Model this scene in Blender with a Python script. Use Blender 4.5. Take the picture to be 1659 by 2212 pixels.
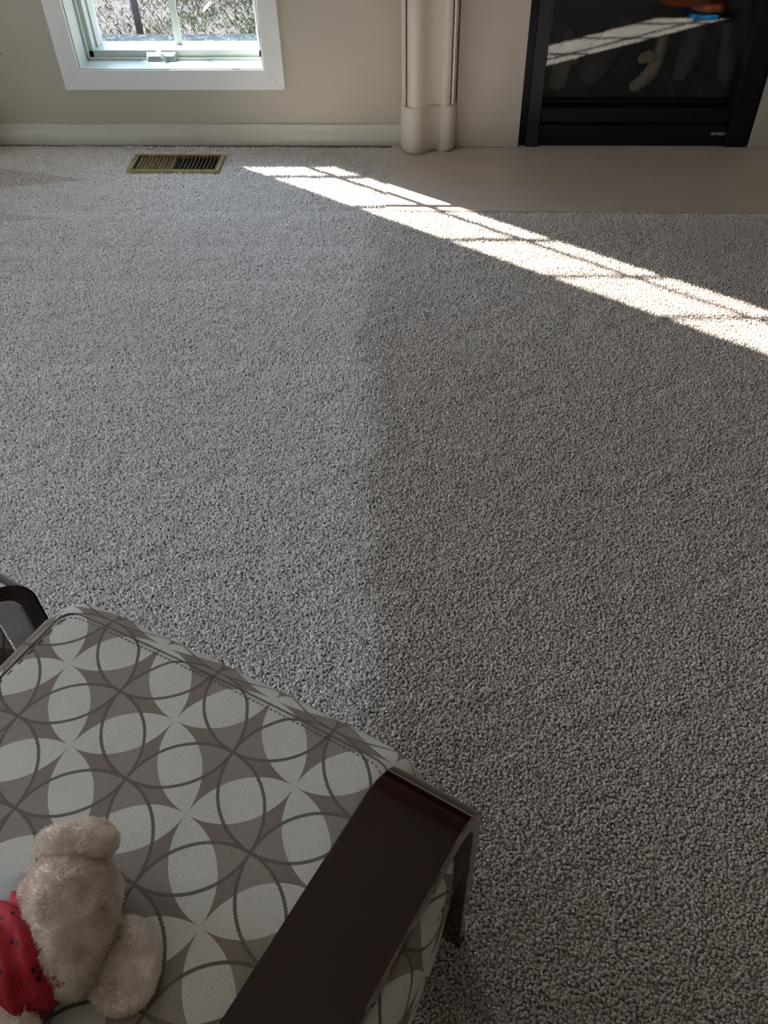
import bpy, bmesh, math, random
import numpy as np
from mathutils import Vector, Matrix, noise

random.seed(7)
rng = np.random.default_rng(7)
scene = bpy.context.scene
for o in list(bpy.data.objects):
    bpy.data.objects.remove(o, do_unlink=True)

# ---------------------------------------------------------------- camera, world, sun, exposure
CAM_H = 1.28
F_PX, PITCH, ROLL, YAW = 1803.5, 0.8119, 0.0291, -0.0748
SUN_TRAVEL = (0.935, -0.645, -1.0)
SUN_STRENGTH = 38.0
SKY_STRENGTH = 3.0
SUN_GLOW = 16.0
REAR_FILL = 3.0
EXPOSURE = -0.30


def cam_axes():
    cy, sy = math.cos(YAW), math.sin(YAW)
    f = Vector((sy * math.cos(PITCH), cy * math.cos(PITCH), -math.sin(PITCH)))
    r = Vector((cy, -sy, 0.0))
    d = f.cross(r)
    c, s = math.cos(ROLL), math.sin(ROLL)
    return c * r + s * d, -s * r + c * d, f


cam_data = bpy.data.cameras.new('camera')
cam = bpy.data.objects.new('camera', cam_data)
scene.collection.objects.link(cam)
R_, D_, F_ = cam_axes()
cam.matrix_world = Matrix(((R_.x, -D_.x, -F_.x, 0), (R_.y, -D_.y, -F_.y, 0),
                           (R_.z, -D_.z, -F_.z, CAM_H), (0, 0, 0, 1)))
cam_data.sensor_fit = 'VERTICAL'
cam_data.sensor_height = 36.0
cam_data.lens = F_PX / 2212 * 36.0
cam_data.clip_start = 0.02
scene.camera = cam

world = bpy.data.worlds.new('sky')
scene.world = world
world.use_nodes = True
wn = world.node_tree
wn.nodes.clear()
w_out = wn.nodes.new('ShaderNodeOutputWorld')
w_bg = wn.nodes.new('ShaderNodeBackground')
w_tc = wn.nodes.new('ShaderNodeTexCoord')
w_sep = wn.nodes.new('ShaderNodeSeparateXYZ')
w_ramp = wn.nodes.new('ShaderNodeValToRGB')
w_ramp.color_ramp.elements[0].position = 0.0
w_ramp.color_ramp.elements[0].color = (0.80, 0.88, 0.98, 1)
w_ramp.color_ramp.elements[1].position = 0.8
w_ramp.color_ramp.elements[1].color = (0.45, 0.66, 1.0, 1)
wn.links.new(w_tc.outputs['Generated'], w_sep.inputs[0])
wn.links.new(w_sep.outputs['Z'], w_ramp.inputs[0])
# the sky is brighter around the sun
w_dot = wn.nodes.new('ShaderNodeVectorMath')
w_dot.operation = 'DOT_PRODUCT'
w_dot.inputs[1].default_value = (-Vector(SUN_TRAVEL)).normalized()
w_nrm = wn.nodes.new('ShaderNodeVectorMath')
w_nrm.operation = 'NORMALIZE'
wn.links.new(w_tc.outputs['Generated'], w_nrm.inputs[0])
wn.links.new(w_nrm.outputs[0], w_dot.inputs[0])
w_pow = wn.nodes.new('ShaderNodeMath')
w_pow.operation = 'POWER'
w_pow.inputs[1].default_value = 5.0
w_max = wn.nodes.new('ShaderNodeMath')
w_max.operation = 'MAXIMUM'
w_max.inputs[1].default_value = 0.0
wn.links.new(w_dot.outputs['Value'], w_max.inputs[0])
wn.links.new(w_max.outputs[0], w_pow.inputs[0])
w_mad = wn.nodes.new('ShaderNodeMath')
w_mad.operation = 'MULTIPLY_ADD'
w_mad.inputs[1].default_value = SUN_GLOW
w_mad.inputs[2].default_value = SKY_STRENGTH
wn.links.new(w_pow.outputs[0], w_mad.inputs[0])
wn.links.new(w_ramp.outputs[0], w_bg.inputs['Color'])
wn.links.new(w_mad.outputs[0], w_bg.inputs['Strength'])
wn.links.new(w_bg.outputs[0], w_out.inputs[0])

sun_data = bpy.data.lights.new('sun', 'SUN')
sun_data.energy = SUN_STRENGTH
sun_data.angle = math.radians(0.53)
sun_data.color = (1.0, 0.97, 0.92)
sun = bpy.data.objects.new('sun', sun_data)
scene.collection.objects.link(sun)
sun.rotation_euler = Vector(SUN_TRAVEL).to_track_quat('-Z', 'Y').to_euler()
sun.location = (-6, 8, 7)


def area(name, loc, direction, sx, sy, energy, color=(1, 1, 1), portal=False):
    d = bpy.data.lights.new(name, 'AREA')
    d.shape = 'RECTANGLE'
    d.size, d.size_y = sx, sy
    d.energy = energy
    d.color = color
    if portal:
        d.cycles.is_portal = True
    o = bpy.data.objects.new(name, d)
    scene.collection.objects.link(o)
    o.location = loc
    o.rotation_euler = Vector(direction).to_track_quat('-Z', 'Y').to_euler()
    return o


area('window_portal', (-0.917, 3.30, 1.34), (0, -1, 0), 0.62, 2.14, 1, portal=True)
area('added_door_portal', (-3.12, 1.05, 1.05), (1, 0, 0), 1.5, 2.05, 1, portal=True)  # portal of the added left door
# added warm fill lamp in front of the closed back wall
area('rear_fill', (-0.6, -3.28, 1.45), (0, 1, -0.15), 3.0, 1.5, REAR_FILL, (1.0, 0.88, 0.72))

vs = scene.view_settings
scene.display_settings.display_device = 'sRGB'
vs.view_transform = 'Standard'
vs.look = 'None'
vs.gamma = 1.0
vs.use_curve_mapping = False
vs.exposure = EXPOSURE
scene.cycles.use_denoising = True
scene.cycles.max_bounces = 10
scene.cycles.diffuse_bounces = 5
scene.cycles.transparent_max_bounces = 12
scene.cycles.sample_clamp_indirect = 8.0


# ---------------------------------------------------------------- material helpers
def mat(name, color, rough=0.6, metal=0.0, noise_scale=None, noise_amt=0.1, bump=None, bump_scale=200,
        coat=0.0, spec=0.5, second=None, sheen=0.0):
    m = bpy.data.materials.new(name)
    m.use_nodes = True
    nt = m.node_tree
    b = nt.nodes['Principled BSDF']
    b.inputs['Base Color'].default_value = (*color, 1)
    b.inputs['Roughness'].default_value = rough
    b.inputs['Metallic'].default_value = metal
    b.inputs['Coat Weight'].default_value = coat
    b.inputs['Coat Roughness'].default_value = 0.06
    b.inputs['Specular IOR Level'].default_value = spec
    b.inputs['Sheen Weight'].default_value = sheen
    tc = nt.nodes.new('ShaderNodeTexCoord')
    if noise_scale:
        n = nt.nodes.new('ShaderNodeTexNoise')
        n.inputs['Scale'].default_value = noise_scale
        n.inputs['Detail'].default_value = 6
        r = nt.nodes.new('ShaderNodeValToRGB')
        c2 = second or tuple(max(0, c * (1 - noise_amt)) for c in color)
        c1 = tuple(min(1, c * (1 + noise_amt * 0.6)) for c in color)
        r.color_ramp.elements[0].position = 0.3
        r.color_ramp.elements[0].color = (*c2, 1)
        r.color_ramp.elements[1].position = 0.7
        r.color_ramp.elements[1].color = (*c1, 1)
        nt.links.new(tc.outputs['Object'], n.inputs['Vector'])
        nt.links.new(n.outputs['Fac'], r.inputs['Fac'])
        nt.links.new(r.outputs['Color'], b.inputs['Base Color'])
    if bump:
        n2 = nt.nodes.new('ShaderNodeTexNoise')
        n2.inputs['Scale'].default_value = bump_scale
        n2.inputs['Detail'].default_value = 4
        bp = nt.nodes.new('ShaderNodeBump')
        bp.inputs['Strength'].default_value = bump
        bp.inputs['Distance'].default_value = 0.01
        nt.links.new(tc.outputs['Object'], n2.inputs['Vector'])
        nt.links.new(n2.outputs['Fac'], bp.inputs['Height'])
        nt.links.new(bp.outputs['Normal'], b.inputs['Normal'])
    return m


M = {}
M['wall'] = mat('wall_paint', (0.50, 0.46, 0.37), 0.75, noise_scale=3, noise_amt=0.04, bump=0.06, bump_scale=260)
M['ceiling'] = mat('ceiling_paint', (0.84, 0.83, 0.80), 0.9)
M['trim'] = mat('trim_paint', (0.80, 0.81, 0.77), 0.35, noise_scale=6, noise_amt=0.03)
M['sash'] = mat('sash_paint', (0.52, 0.56, 0.52), 0.4)
M['base'] = mat('baseboard_paint', (0.62, 0.59, 0.50), 0.4, noise_scale=5, noise_amt=0.05)
M['dark'] = mat('dark_void', (0.006, 0.006, 0.006), 0.9)
M['black_metal'] = mat('black_metal', (0.005, 0.006, 0.007), 0.40, spec=0.25)
M['grey_metal'] = mat('charcoal_metal', (0.013, 0.016, 0.018), 0.40, spec=0.35)
M['firebox'] = mat('firebox_lining', (0.012, 0.012, 0.013), 0.9, bump=0.3, bump_scale=60)
M['log'] = mat('ceramic_log', (0.42, 0.33, 0.23), 0.9, noise_scale=14, noise_amt=0.35, bump=0.5, bump_scale=60)
M['log_dark'] = mat('ceramic_log_sooty', (0.12, 0.10, 0.09), 0.9, noise_scale=14, noise_amt=0.5, bump=0.5, bump_scale=60)
M['brass'] = mat('brass', (0.46, 0.36, 0.19), 0.36, metal=0.65, noise_scale=40, noise_amt=0.3)
M['crank'] = mat('painted_zinc', (0.24, 0.28, 0.28), 0.4, metal=0.2)
M['wood'] = mat('mahogany_lacquer', (0.020, 0.0034, 0.0028), 0.12, noise_scale=9, noise_amt=0.35, spec=0.26, coat=0.22)
M['worn'] = mat('worn_wood_edge', (0.30, 0.20, 0.15), 0.6, noise_scale=60, noise_amt=0.85, second=(0.03, 0.012, 0.01))
M['bark'] = mat('bark', (0.05, 0.05, 0.055), 0.9, noise_scale=20, noise_amt=0.4, bump=0.5, bump_scale=40)
M['logo'] = mat('silver_lettering', (0.55, 0.58, 0.60), 0.4)
M['thread'] = mat('seam_thread', (0.17, 0.14, 0.11), 0.8)
M['tag'] = mat('white_tag', (0.50, 0.53, 0.51), 0.7)
M['orange'] = mat('orange_plastic', (0.95, 0.24, 0.06), 0.4)
M['blue'] = mat('blue_plastic', (0.02, 0.30, 0.75), 0.4)
M['ceramic'] = mat('brown_ceramic', (0.12, 0.06, 0.03), 0.3, noise_scale=6, noise_amt=0.3)
M['leafbrown'] = mat('dried_leaf', (0.07, 0.035, 0.015), 0.8, noise_scale=20, noise_amt=0.4)
M['leafwhite'] = mat('pale_dead_leaf', (0.30, 0.28, 0.26), 0.8)


def add_nicks(m, scale, radius, color):
    nt = m.node_tree
    b = nt.nodes['Principled BSDF']
    src = b.inputs['Base Color'].links[0].from_socket
    tc = nt.nodes.new('ShaderNodeTexCoord')
    v = nt.nodes.new('ShaderNodeTexVoronoi')
    v.inputs['Scale'].default_value = scale
    lt = nt.nodes.new('ShaderNodeMath')
    lt.operation = 'LESS_THAN'
    lt.inputs[1].default_value = radius
    mx = nt.nodes.new('ShaderNodeMixRGB')
    mx.inputs['Color2'].default_value = (*color, 1)
    nt.links.new(tc.outputs['Object'], v.inputs['Vector'])
    nt.links.new(v.outputs['Distance'], lt.inputs[0])
    nt.links.new(lt.outputs[0], mx.inputs['Fac'])
    nt.links.new(src, mx.inputs['Color1'])
    nt.links.new(mx.outputs[0], b.inputs['Base Color'])


add_nicks(M['wood'], 24, 0.038, (0.30, 0.20, 0.16))


def stone_mat(name, color, rough, fleck, fscale=26.0):
    m = mat(name, color, rough, noise_scale=5, noise_amt=0.07)
    nt = m.node_tree
    b = nt.nodes['Principled BSDF']
    src = b.inputs['Base Color'].links[0].from_socket
    tc = nt.nodes.new('ShaderNodeTexCoord')
    n = nt.nodes.new('ShaderNodeTexNoise')
    n.inputs['Scale'].default_value = fscale
    n.inputs['Detail'].default_value = 3
    n.inputs['Roughness'].default_value = 0.75
    r = nt.nodes.new('ShaderNodeValToRGB')
    r.color_ramp.elements[0].position = 0.66
    r.color_ramp.elements[0].color = (0, 0, 0, 1)
    r.color_ramp.elements[1].position = 0.74
    r.color_ramp.elements[1].color = (1, 1, 1, 1)
    mx = nt.nodes.new('ShaderNodeMixRGB')
    mx.inputs['Color2'].default_value = (*fleck, 1)
    ml = nt.nodes.new('ShaderNodeMath')
    ml.operation = 'MULTIPLY'
    ml.inputs[1].default_value = 0.45
    nt.links.new(tc.outputs['Object'], n.inputs['Vector'])
    nt.links.new(n.outputs['Fac'], r.inputs['Fac'])
    nt.links.new(r.outputs['Color'], ml.inputs[0])
    nt.links.new(ml.outputs[0], mx.inputs['Fac'])
    nt.links.new(src, mx.inputs['Color1'])
    nt.links.new(mx.outputs['Color'], b.inputs['Base Color'])
    return m


M['stone'] = stone_mat('cream_limestone', (0.60, 0.55, 0.46), 0.55, (0.35, 0.31, 0.25), 60)
M['panel'] = stone_mat('cream_limestone_slab', (0.56, 0.50, 0.43), 0.45, (0.34, 0.29, 0.23), 70)
M['hearth'] = stone_mat('honed_hearth_stone', (0.62, 0.53, 0.455), 0.35, (0.42, 0.35, 0.28), 50)


def glass_mat(name, refl, tint=(1, 1, 1)):
    m = bpy.data.materials.new(name)
    m.use_nodes = True
    nt = m.node_tree
    nt.nodes.clear()
    out = nt.nodes.new('ShaderNodeOutputMaterial')
    mix = nt.nodes.new('ShaderNodeMixShader')
    tr = nt.nodes.new('ShaderNodeBsdfTransparent')
    tr.inputs['Color'].default_value = (*tint, 1)
    gl = nt.nodes.new('ShaderNodeBsdfGlossy')
    gl.inputs['Roughness'].default_value = 0.0
    gl.inputs['Color'].default_value = (0.92, 0.97, 1.0, 1)
    fr = nt.nodes.new('ShaderNodeFresnel')
    ge = nt.nodes.new('ShaderNodeNewGeometry')
    mr = nt.nodes.new('ShaderNodeMapRange')      # the same index on both faces of the thin pane
    mr.inputs['To Min'].default_value = refl
    mr.inputs['To Max'].default_value = 1 / refl
    nt.links.new(ge.outputs['Backfacing'], mr.inputs['Value'])
    nt.links.new(mr.outputs[0], fr.inputs['IOR'])
    nt.links.new(fr.outputs[0], mix.inputs[0])
    nt.links.new(tr.outputs[0], mix.inputs[1])
    nt.links.new(gl.outputs[0], mix.inputs[2])
    nt.links.new(mix.outputs[0], out.inputs[0])
    return m


M['glass'] = glass_mat('window_glass', 1.25)
M['fireglass'] = glass_mat('fireplace_glass', 1.5, (0.80, 0.80, 0.80))


def frost_mat():
    m = mat('frosted_sill', (0.55, 0.66, 0.70), 0.9, spec=0.05)
    nt = m.node_tree
    b = nt.nodes['Principled BSDF']
    tc = nt.nodes.new('ShaderNodeTexCoord')
    n = nt.nodes.new('ShaderNodeTexNoise')
    n.inputs['Scale'].default_value = 45
    n.inputs['Detail'].default_value = 8
    n.inputs['Roughness'].default_value = 0.7
    n.inputs['Distortion'].default_value = 1.5
    r = nt.nodes.new('ShaderNodeValToRGB')
    r.color_ramp.elements[0].position = 0.42
    r.color_ramp.elements[0].color = (0.016, 0.022, 0.025, 1)
    r.color_ramp.elements[1].position = 0.66
    r.color_ramp.elements[1].color = (0.16, 0.18, 0.19, 1)
    e = r.color_ramp.elements.new(0.55)
    e.color = (0.028, 0.038, 0.043, 1)
    nt.links.new(tc.outputs['Object'], n.inputs['Vector'])
    nt.links.new(n.outputs['Fac'], r.inputs['Fac'])
    nt.links.new(r.outputs['Color'], b.inputs['Base Color'])
    return m


M['frost'] = frost_mat()


def ground_mat():
    m = mat('dirt_and_thin_grass', (0.2, 0.15, 0.11), 0.95, bump=1.0, bump_scale=14)
    nt = m.node_tree
    b = nt.nodes['Principled BSDF']
    tc = nt.nodes.new('ShaderNodeTexCoord')
    n = nt.nodes.new('ShaderNodeTexNoise')
    n.inputs['Scale'].default_value = 9
    n.inputs['Detail'].default_value = 10
    n.inputs['Roughness'].default_value = 0.75
    r = nt.nodes.new('ShaderNodeValToRGB')
    r.color_ramp.elements[0].position = 0.36
    r.color_ramp.elements[0].color = (0.014, 0.011, 0.009, 1)
    r.color_ramp.elements[1].position = 0.64
    r.color_ramp.elements[1].color = (0.062, 0.049, 0.040, 1)
    nt.links.new(tc.outputs['Object'], n.inputs['Vector'])
    nt.links.new(n.outputs['Fac'], r.inputs['Fac'])
    nt.links.new(r.outputs['Color'], b.inputs['Base Color'])
    return m


M['ground'] = ground_mat()


def vcol_mat(name, attr, base_lo, base_hi, rough=0.9, instancer=False, sheen=0.0):
    """Two colours blended by a float attribute."""
    m = bpy.data.materials.new(name)
    m.use_nodes = True
    nt = m.node_tree
    b = nt.nodes['Principled BSDF']
    b.inputs['Roughness'].default_value = rough
    b.inputs['Specular IOR Level'].default_value = 0.15
    b.inputs['Sheen Weight'].default_value = sheen
    a = nt.nodes.new('ShaderNodeAttribute')
    a.attribute_type = 'INSTANCER' if instancer else 'GEOMETRY'
    a.attribute_name = attr
    mx = nt.nodes.new('ShaderNodeMixRGB')
    mx.inputs['Color1'].default_value = (*base_lo, 1)
    mx.inputs['Color2'].default_value = (*base_hi, 1)
    nt.links.new(a.outputs['Fac'], mx.inputs['Fac'])
    nt.links.new(mx.outputs[0], b.inputs['Base Color'])
    return m


M['pile'] = vcol_mat('carpet_yarn', 'nap_shade', (0.48, 0.395, 0.32), (0.96, 0.92, 0.89), 0.95, True)
M['carpet_back'] = mat('carpet_backing', (0.50, 0.46, 0.42), 0.95, noise_scale=90, noise_amt=0.3, bump=0.8, bump_scale=140)
M['grass'] = vcol_mat('grass_blade', 'tone', (0.085, 0.075, 0.055), (0.062, 0.100, 0.030), 0.8)
M['fur'] = mat('cream_plush_fur', (0.95, 0.84, 0.74), 0.95, noise_scale=60, noise_amt=0.1, second=(0.86, 0.71, 0.59), bump=0.4, bump_scale=140, sheen=0.3)


def fabric_mat():
    """Woven upholstery: overlapping circles whose lenses are pale, crossed by dark rope rings."""
    m = bpy.data.materials.new('circle_pattern_upholstery')
    m.use_nodes = True
    nt = m.node_tree
    b = nt.nodes['Principled BSDF']
    b.inputs['Roughness'].default_value = 0.85
    b.inputs['Specular IOR Level'].default_value = 0.25
    uv = nt.nodes.new('ShaderNodeUVMap')
    uv.uv_map = 'pattern'

    def mth(op, a, bb=None, c=None):
        n = nt.nodes.new('ShaderNodeMath')
        n.operation = op
        for i, v in enumerate((a, bb, c)):
            if v is None:
                continue
            if isinstance(v, (int, float)):
                n.inputs[i].default_value = v
            else:
                nt.links.new(v, n.inputs[i])
        return n.outputs[0]

    sep = nt.nodes.new('ShaderNodeSeparateXYZ')
    nt.links.new(uv.outputs[0], sep.inputs[0])
    u, v = sep.outputs[0], sep.outputs[1]

    def dist2(off):
        qs = []
        for s in (u, v):
            g = mth('FRACT', mth('ADD', s, off))
            qs.append(mth('ABSOLUTE', mth('SUBTRACT', g, 0.5)))
        qx, qy = qs
        d1 = mth('SQRT', mth('ADD', mth('POWER', mth('SUBTRACT', 1.0, qx), 2.0), mth('POWER', qy, 2.0)))
        d2 = mth('SQRT', mth('ADD', mth('POWER', qx, 2.0), mth('POWER', mth('SUBTRACT', 1.0, qy), 2.0)))
        return mth('MINIMUM', d1, d2)

    mA = dist2(64.0)
    mB = dist2(64.5)
    lens = mth('LESS_THAN', mA, 0.7071)
    lensB = mth('LESS_THAN', mB, 0.7071)
    # rope ring with a fine twill edge
    tw = mth('MULTIPLY', mth('SINE', mth('MULTIPLY', mth('ADD', u, mth('MULTIPLY', v, 0.6)), 330.0)), 0.0035)
    ring = mth('LESS_THAN', mth('ABSOLUTE', mth('SUBTRACT', mB, 0.7071)), mth('ADD', 0.0155, tw))

    def mix(f, c1, c2):
        n = nt.nodes.new('ShaderNodeMixRGB')
        nt.links.new(f, n.inputs['Fac'])
        for i, c in ((1, c1), (2, c2)):
            if isinstance(c, tuple):
                n.inputs[i].default_value = (*c, 1)
            else:
                nt.links.new(c, n.inputs[i])
        return n.outputs[0]

    ground = mix(lensB, (0.262, 0.211, 0.172), (0.325, 0.275, 0.230))
    col = mix(lens, ground, (0.66, 0.63, 0.555))
    rc = mix(lens, (0.17, 0.137, 0.110), (0.165, 0.148, 0.125))
    col = mix(ring, col, rc)
    # thread mottling
    tc = nt.nodes.new('ShaderNodeTexCoord')
    nz = nt.nodes.new('ShaderNodeTexNoise')
    nz.inputs['Scale'].default_value = 420
    nz.inputs['Detail'].default_value = 3
    nt.links.new(tc.outputs['Object'], nz.inputs['Vector'])
    val = nt.nodes.new('ShaderNodeHueSaturation')
    mr = nt.nodes.new('ShaderNodeMapRange')
    mr.inputs['From Min'].default_value = 0.3
    mr.inputs['From Max'].default_value = 0.7
    mr.inputs['To Min'].default_value = 0.93
    mr.inputs['To Max'].default_value = 1.07
    nt.links.new(nz.outputs['Fac'], mr.inputs['Value'])
    nt.links.new(mr.outputs[0], val.inputs['Value'])
    nt.links.new(col, val.inputs['Color'])
    nt.links.new(val.outputs[0], b.inputs['Base Color'])
    bp = nt.nodes.new('ShaderNodeBump')
    bp.inputs['Strength'].default_value = 0.12
    bp.inputs['Distance'].default_value = 0.002
    nt.links.new(nz.outputs['Fac'], bp.inputs['Height'])
    nt.links.new(bp.outputs[0], b.inputs['Normal'])
    return m


M['fabric'] = fabric_mat()


def bandana_mat():
    m = mat('red_printed_cotton', (0.42, 0.012, 0.02), 0.8, bump=0.1, bump_scale=300)
    nt = m.node_tree
    b = nt.nodes['Principled BSDF']
    tc = nt.nodes.new('ShaderNodeTexCoord')
    v = nt.nodes.new('ShaderNodeTexVoronoi')
    v.inputs['Scale'].default_value = 85
    lt = nt.nodes.new('ShaderNodeMath')
    lt.operation = 'LESS_THAN'
    lt.inputs[1].default_value = 0.20
    mx = nt.nodes.new('ShaderNodeMixRGB')
    mx.inputs['Color1'].default_value = (0.42, 0.012, 0.022, 1)
    mx.inputs['Color2'].default_value = (0.03, 0.006, 0.012, 1)
    nt.links.new(tc.outputs['Object'], v.inputs['Vector'])
    nt.links.new(v.outputs['Distance'], lt.inputs[0])
    nt.links.new(lt.outputs[0], mx.inputs['Fac'])
    nt.links.new(mx.outputs[0], b.inputs['Base Color'])
    return m


M['bandana'] = bandana_mat()

# ---------------------------------------------------------------- object helpers
ROOT = {}


def origin_of(o):
    v = Vector((0, 0, 0))
    while o is not None:
        v += o.location
        o = o.parent
    return v


def mesh_obj(name, verts, faces, material, parent=None, smooth=False, loc=None, mats=None, face_mats=None):
    """One mesh object from world-space vertices."""
    base = origin_of(parent) if parent else Vector((0, 0, 0))
    here = Vector(loc) if loc is not None else base
    me = bpy.data.meshes.new(name)
    me.from_pydata([tuple(Vector(v) - here) for v in verts], [], faces)
    for mm in (mats or [material]):
        me.materials.append(mm)
    if face_mats is not None:
        me.polygons.foreach_set('material_index', face_mats)
    if smooth:
        me.polygons.foreach_set('use_smooth', [True] * len(me.polygons))
    me.update()
    o = bpy.data.objects.new(name, me)
    scene.collection.objects.link(o)
    if parent:
        o.parent = parent
    o.location = here - base
    return o


def empty(name, loc):
    o = bpy.data.objects.new(name, None)
    o.empty_display_size = 0.05
    scene.collection.objects.link(o)
    o.location = loc
    return o


def tag(o, label, cat, group=None, kind=None):
    o['label'] = label
    o['category'] = cat
    if group:
        o['group'] = group
    if kind:
        o['kind'] = kind
    return o


def struct(o):
    o['kind'] = 'structure'
    return o


class MB:
    """Collects shapes into one mesh."""

    def __init__(self):
        self.v, self.f, self.m = [], [], []

    def add(self, v, f, mi=0):
        k = len(self.v)
        self.v += [tuple(p) for p in v]
        self.f += [tuple(i + k for i in q) for q in f]
        self.m += [mi] * len(f)
        return self

    def box(self, x0, x1, y0, y1, z0, z1, b=0.0, mi=0):
        if b <= 0:
            v = [(x, y, z) for x in (x0, x1) for y in (y0, y1) for z in (z0, z1)]
            f = [(0, 1, 3, 2), (4, 6, 7, 5), (0, 4, 5, 1), (2, 3, 7, 6), (0, 2, 6, 4), (1, 5, 7, 3)]
            return self.add(v, f, mi)
        bm = bmesh.new()
        bmesh.ops.create_cube(bm, size=1)
        for q in bm.verts:
            q.co = Vector(((x0 + x1) / 2 + q.co.x * (x1 - x0), (y0 + y1) / 2 + q.co.y * (y1 - y0),
                           (z0 + z1) / 2 + q.co.z * (z1 - z0)))
        bmesh.ops.bevel(bm, geom=list(bm.edges), offset=b, segments=2, affect='EDGES', profile=0.5)
        return self.bm(bm, mi)

    def bm(self, bm, mi=0):
        bm.verts.ensure_lookup_table()
        bm.verts.index_update()
        self.add([v.co.copy() for v in bm.verts], [[v.index for v in f.verts] for f in bm.faces], mi)
        bm.free()
        return self

    def prism(self, outline, axis, a, b, mi=0):
        """Closed outline of 2-D points swept along an axis (x, y or z) from a to b."""
        n = len(outline)

        def pt(p, t):
            if axis == 'x':
                return (t, p[0], p[1])
            if axis == 'y':
                return (p[0], t, p[1])
            return (p[0], p[1], t)
        v = [pt(p, a) for p in outline] + [pt(p, b) for p in outline]
        f = [(i, (i + 1) % n, n + (i + 1) % n, n + i) for i in range(n)]
        f += [tuple(range(n - 1, -1, -1)), tuple(range(n, 2 * n))]
        return self.add(v, f, mi)

    def tube(self, pts, radii, seg=10, mi=0, flat=1.0, jitter=0.0):
        pts = [Vector(p) for p in pts]
        if isinstance(radii, (int, float)):
            radii = [radii] * len(pts)
        rings = []
        up = Vector((0.13, 0.21, 1)).normalized()
        for i, p in enumerate(pts):
            d = (pts[min(i + 1, len(pts) - 1)] - pts[max(i - 1, 0)]).normalized()
            s = d.cross(up)
            if s.length < 1e-4:
                s = d.cross(Vector((1, 0, 0)))
            s.normalize()
            t = s.cross(d).normalized()
            ring = []
            for k in range(seg):
                a = 2 * math.pi * k / seg
                r = radii[i] * (1 + jitter * (random.random() - 0.5))
                ring.append(p + s * math.cos(a) * r + t * math.sin(a) * r * flat)
            rings.append(ring)
        v = [q for r in rings for q in r]
        f = []
        for i in range(len(pts) - 1):
            for k in range(seg):
                a, b2 = i * seg + k, i * seg + (k + 1) % seg
                f.append((a, b2, b2 + seg, a + seg))
        f.append(tuple(range(seg - 1, -1, -1)))
        f.append(tuple(range((len(pts) - 1) * seg, len(pts) * seg)))
        return self.add(v, f, mi)

    def build(self, name, material, parent=None, smooth=False, loc=None, mats=None):
        return mesh_obj(name, self.v, self.f, material, parent, smooth, loc, mats, self.m if mats else None)


def smooth_by_angle(o, deg=40):
    me = o.data
    me.polygons.foreach_set('use_smooth', [True] * len(me.polygons))
    bm = bmesh.new()
    bm.from_mesh(me)
    for e in bm.edges:
        if len(e.link_faces) == 2 and e.calc_face_angle(0) > math.radians(deg):
            e.smooth = False
    bm.to_mesh(me)
    bm.free()
    return o


# ---------------------------------------------------------------- room shell
WY = 3.047            # inner face of the front wall
WT = 0.20
XL, XR, YB, ZC = -2.9, 3.4, -3.3, 2.6
W1 = (-1.239, -0.594, 0.258, 2.42)      # window opening
FIRE = (0.300, 1.085, 0.0, 0.76)        # firebox hole

b = MB()
ytop = WY + WT
b.box(XL - .2, W1[0] - .012, WY, ytop, -.35, ZC)
b.box(W1[0] - .012, W1[1] + .012, WY, ytop, -.35, W1[2] - .012)
b.box(W1[0] - .012, W1[1] + .012, WY, ytop, W1[3] + .012, ZC)
b.box(W1[1] + .012, FIRE[0], WY, ytop, -.35, ZC)
b.box(FIRE[0], FIRE[1], WY, ytop, FIRE[3], ZC)
b.box(FIRE[1], XR + .2, WY, ytop, -.35, ZC)
struct(b.build('wall_front', M['wall']))
DY0, DY1, DZ1 = 0.30, 1.80, 2.10         # added, unseen glazed door in the left wall, for extra daylight
b = MB()
b.box(XL - .2, XL, YB, DY0, -.05, ZC)
b.box(XL - .2, XL, DY1, WY, -.05, ZC)
b.box(XL - .2, XL, DY0, DY1, DZ1, ZC)
struct(b.build('wall_left', M['wall']))
struct(MB().box(XR, XR + .2, YB, WY, -.05, ZC).build('wall_right', M['wall']))
struct(MB().box(XL - .2, XR + .2, YB - .2, YB, -.05, ZC).build('wall_back', M['wall']))
struct(MB().box(XL - .2, XR + .2, YB - .2, ytop, ZC, ZC + .15).build('ceiling', M['ceiling']))

# ---- floor: backing slab with a cut pile of yarn tufts standing on it
HX0, HX1, HY0 = -0.160, 1.54, 2.5467      # hearth slab
VX0, VX1, VY0, VY1 = -1.080, -0.750, 2.814, 2.947   # floor register
floor = struct(MB().box(XL - .2, XR + .2, YB - .2, ytop - .02, -.06, -.010).build('floor', M['carpet_back']))


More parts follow.
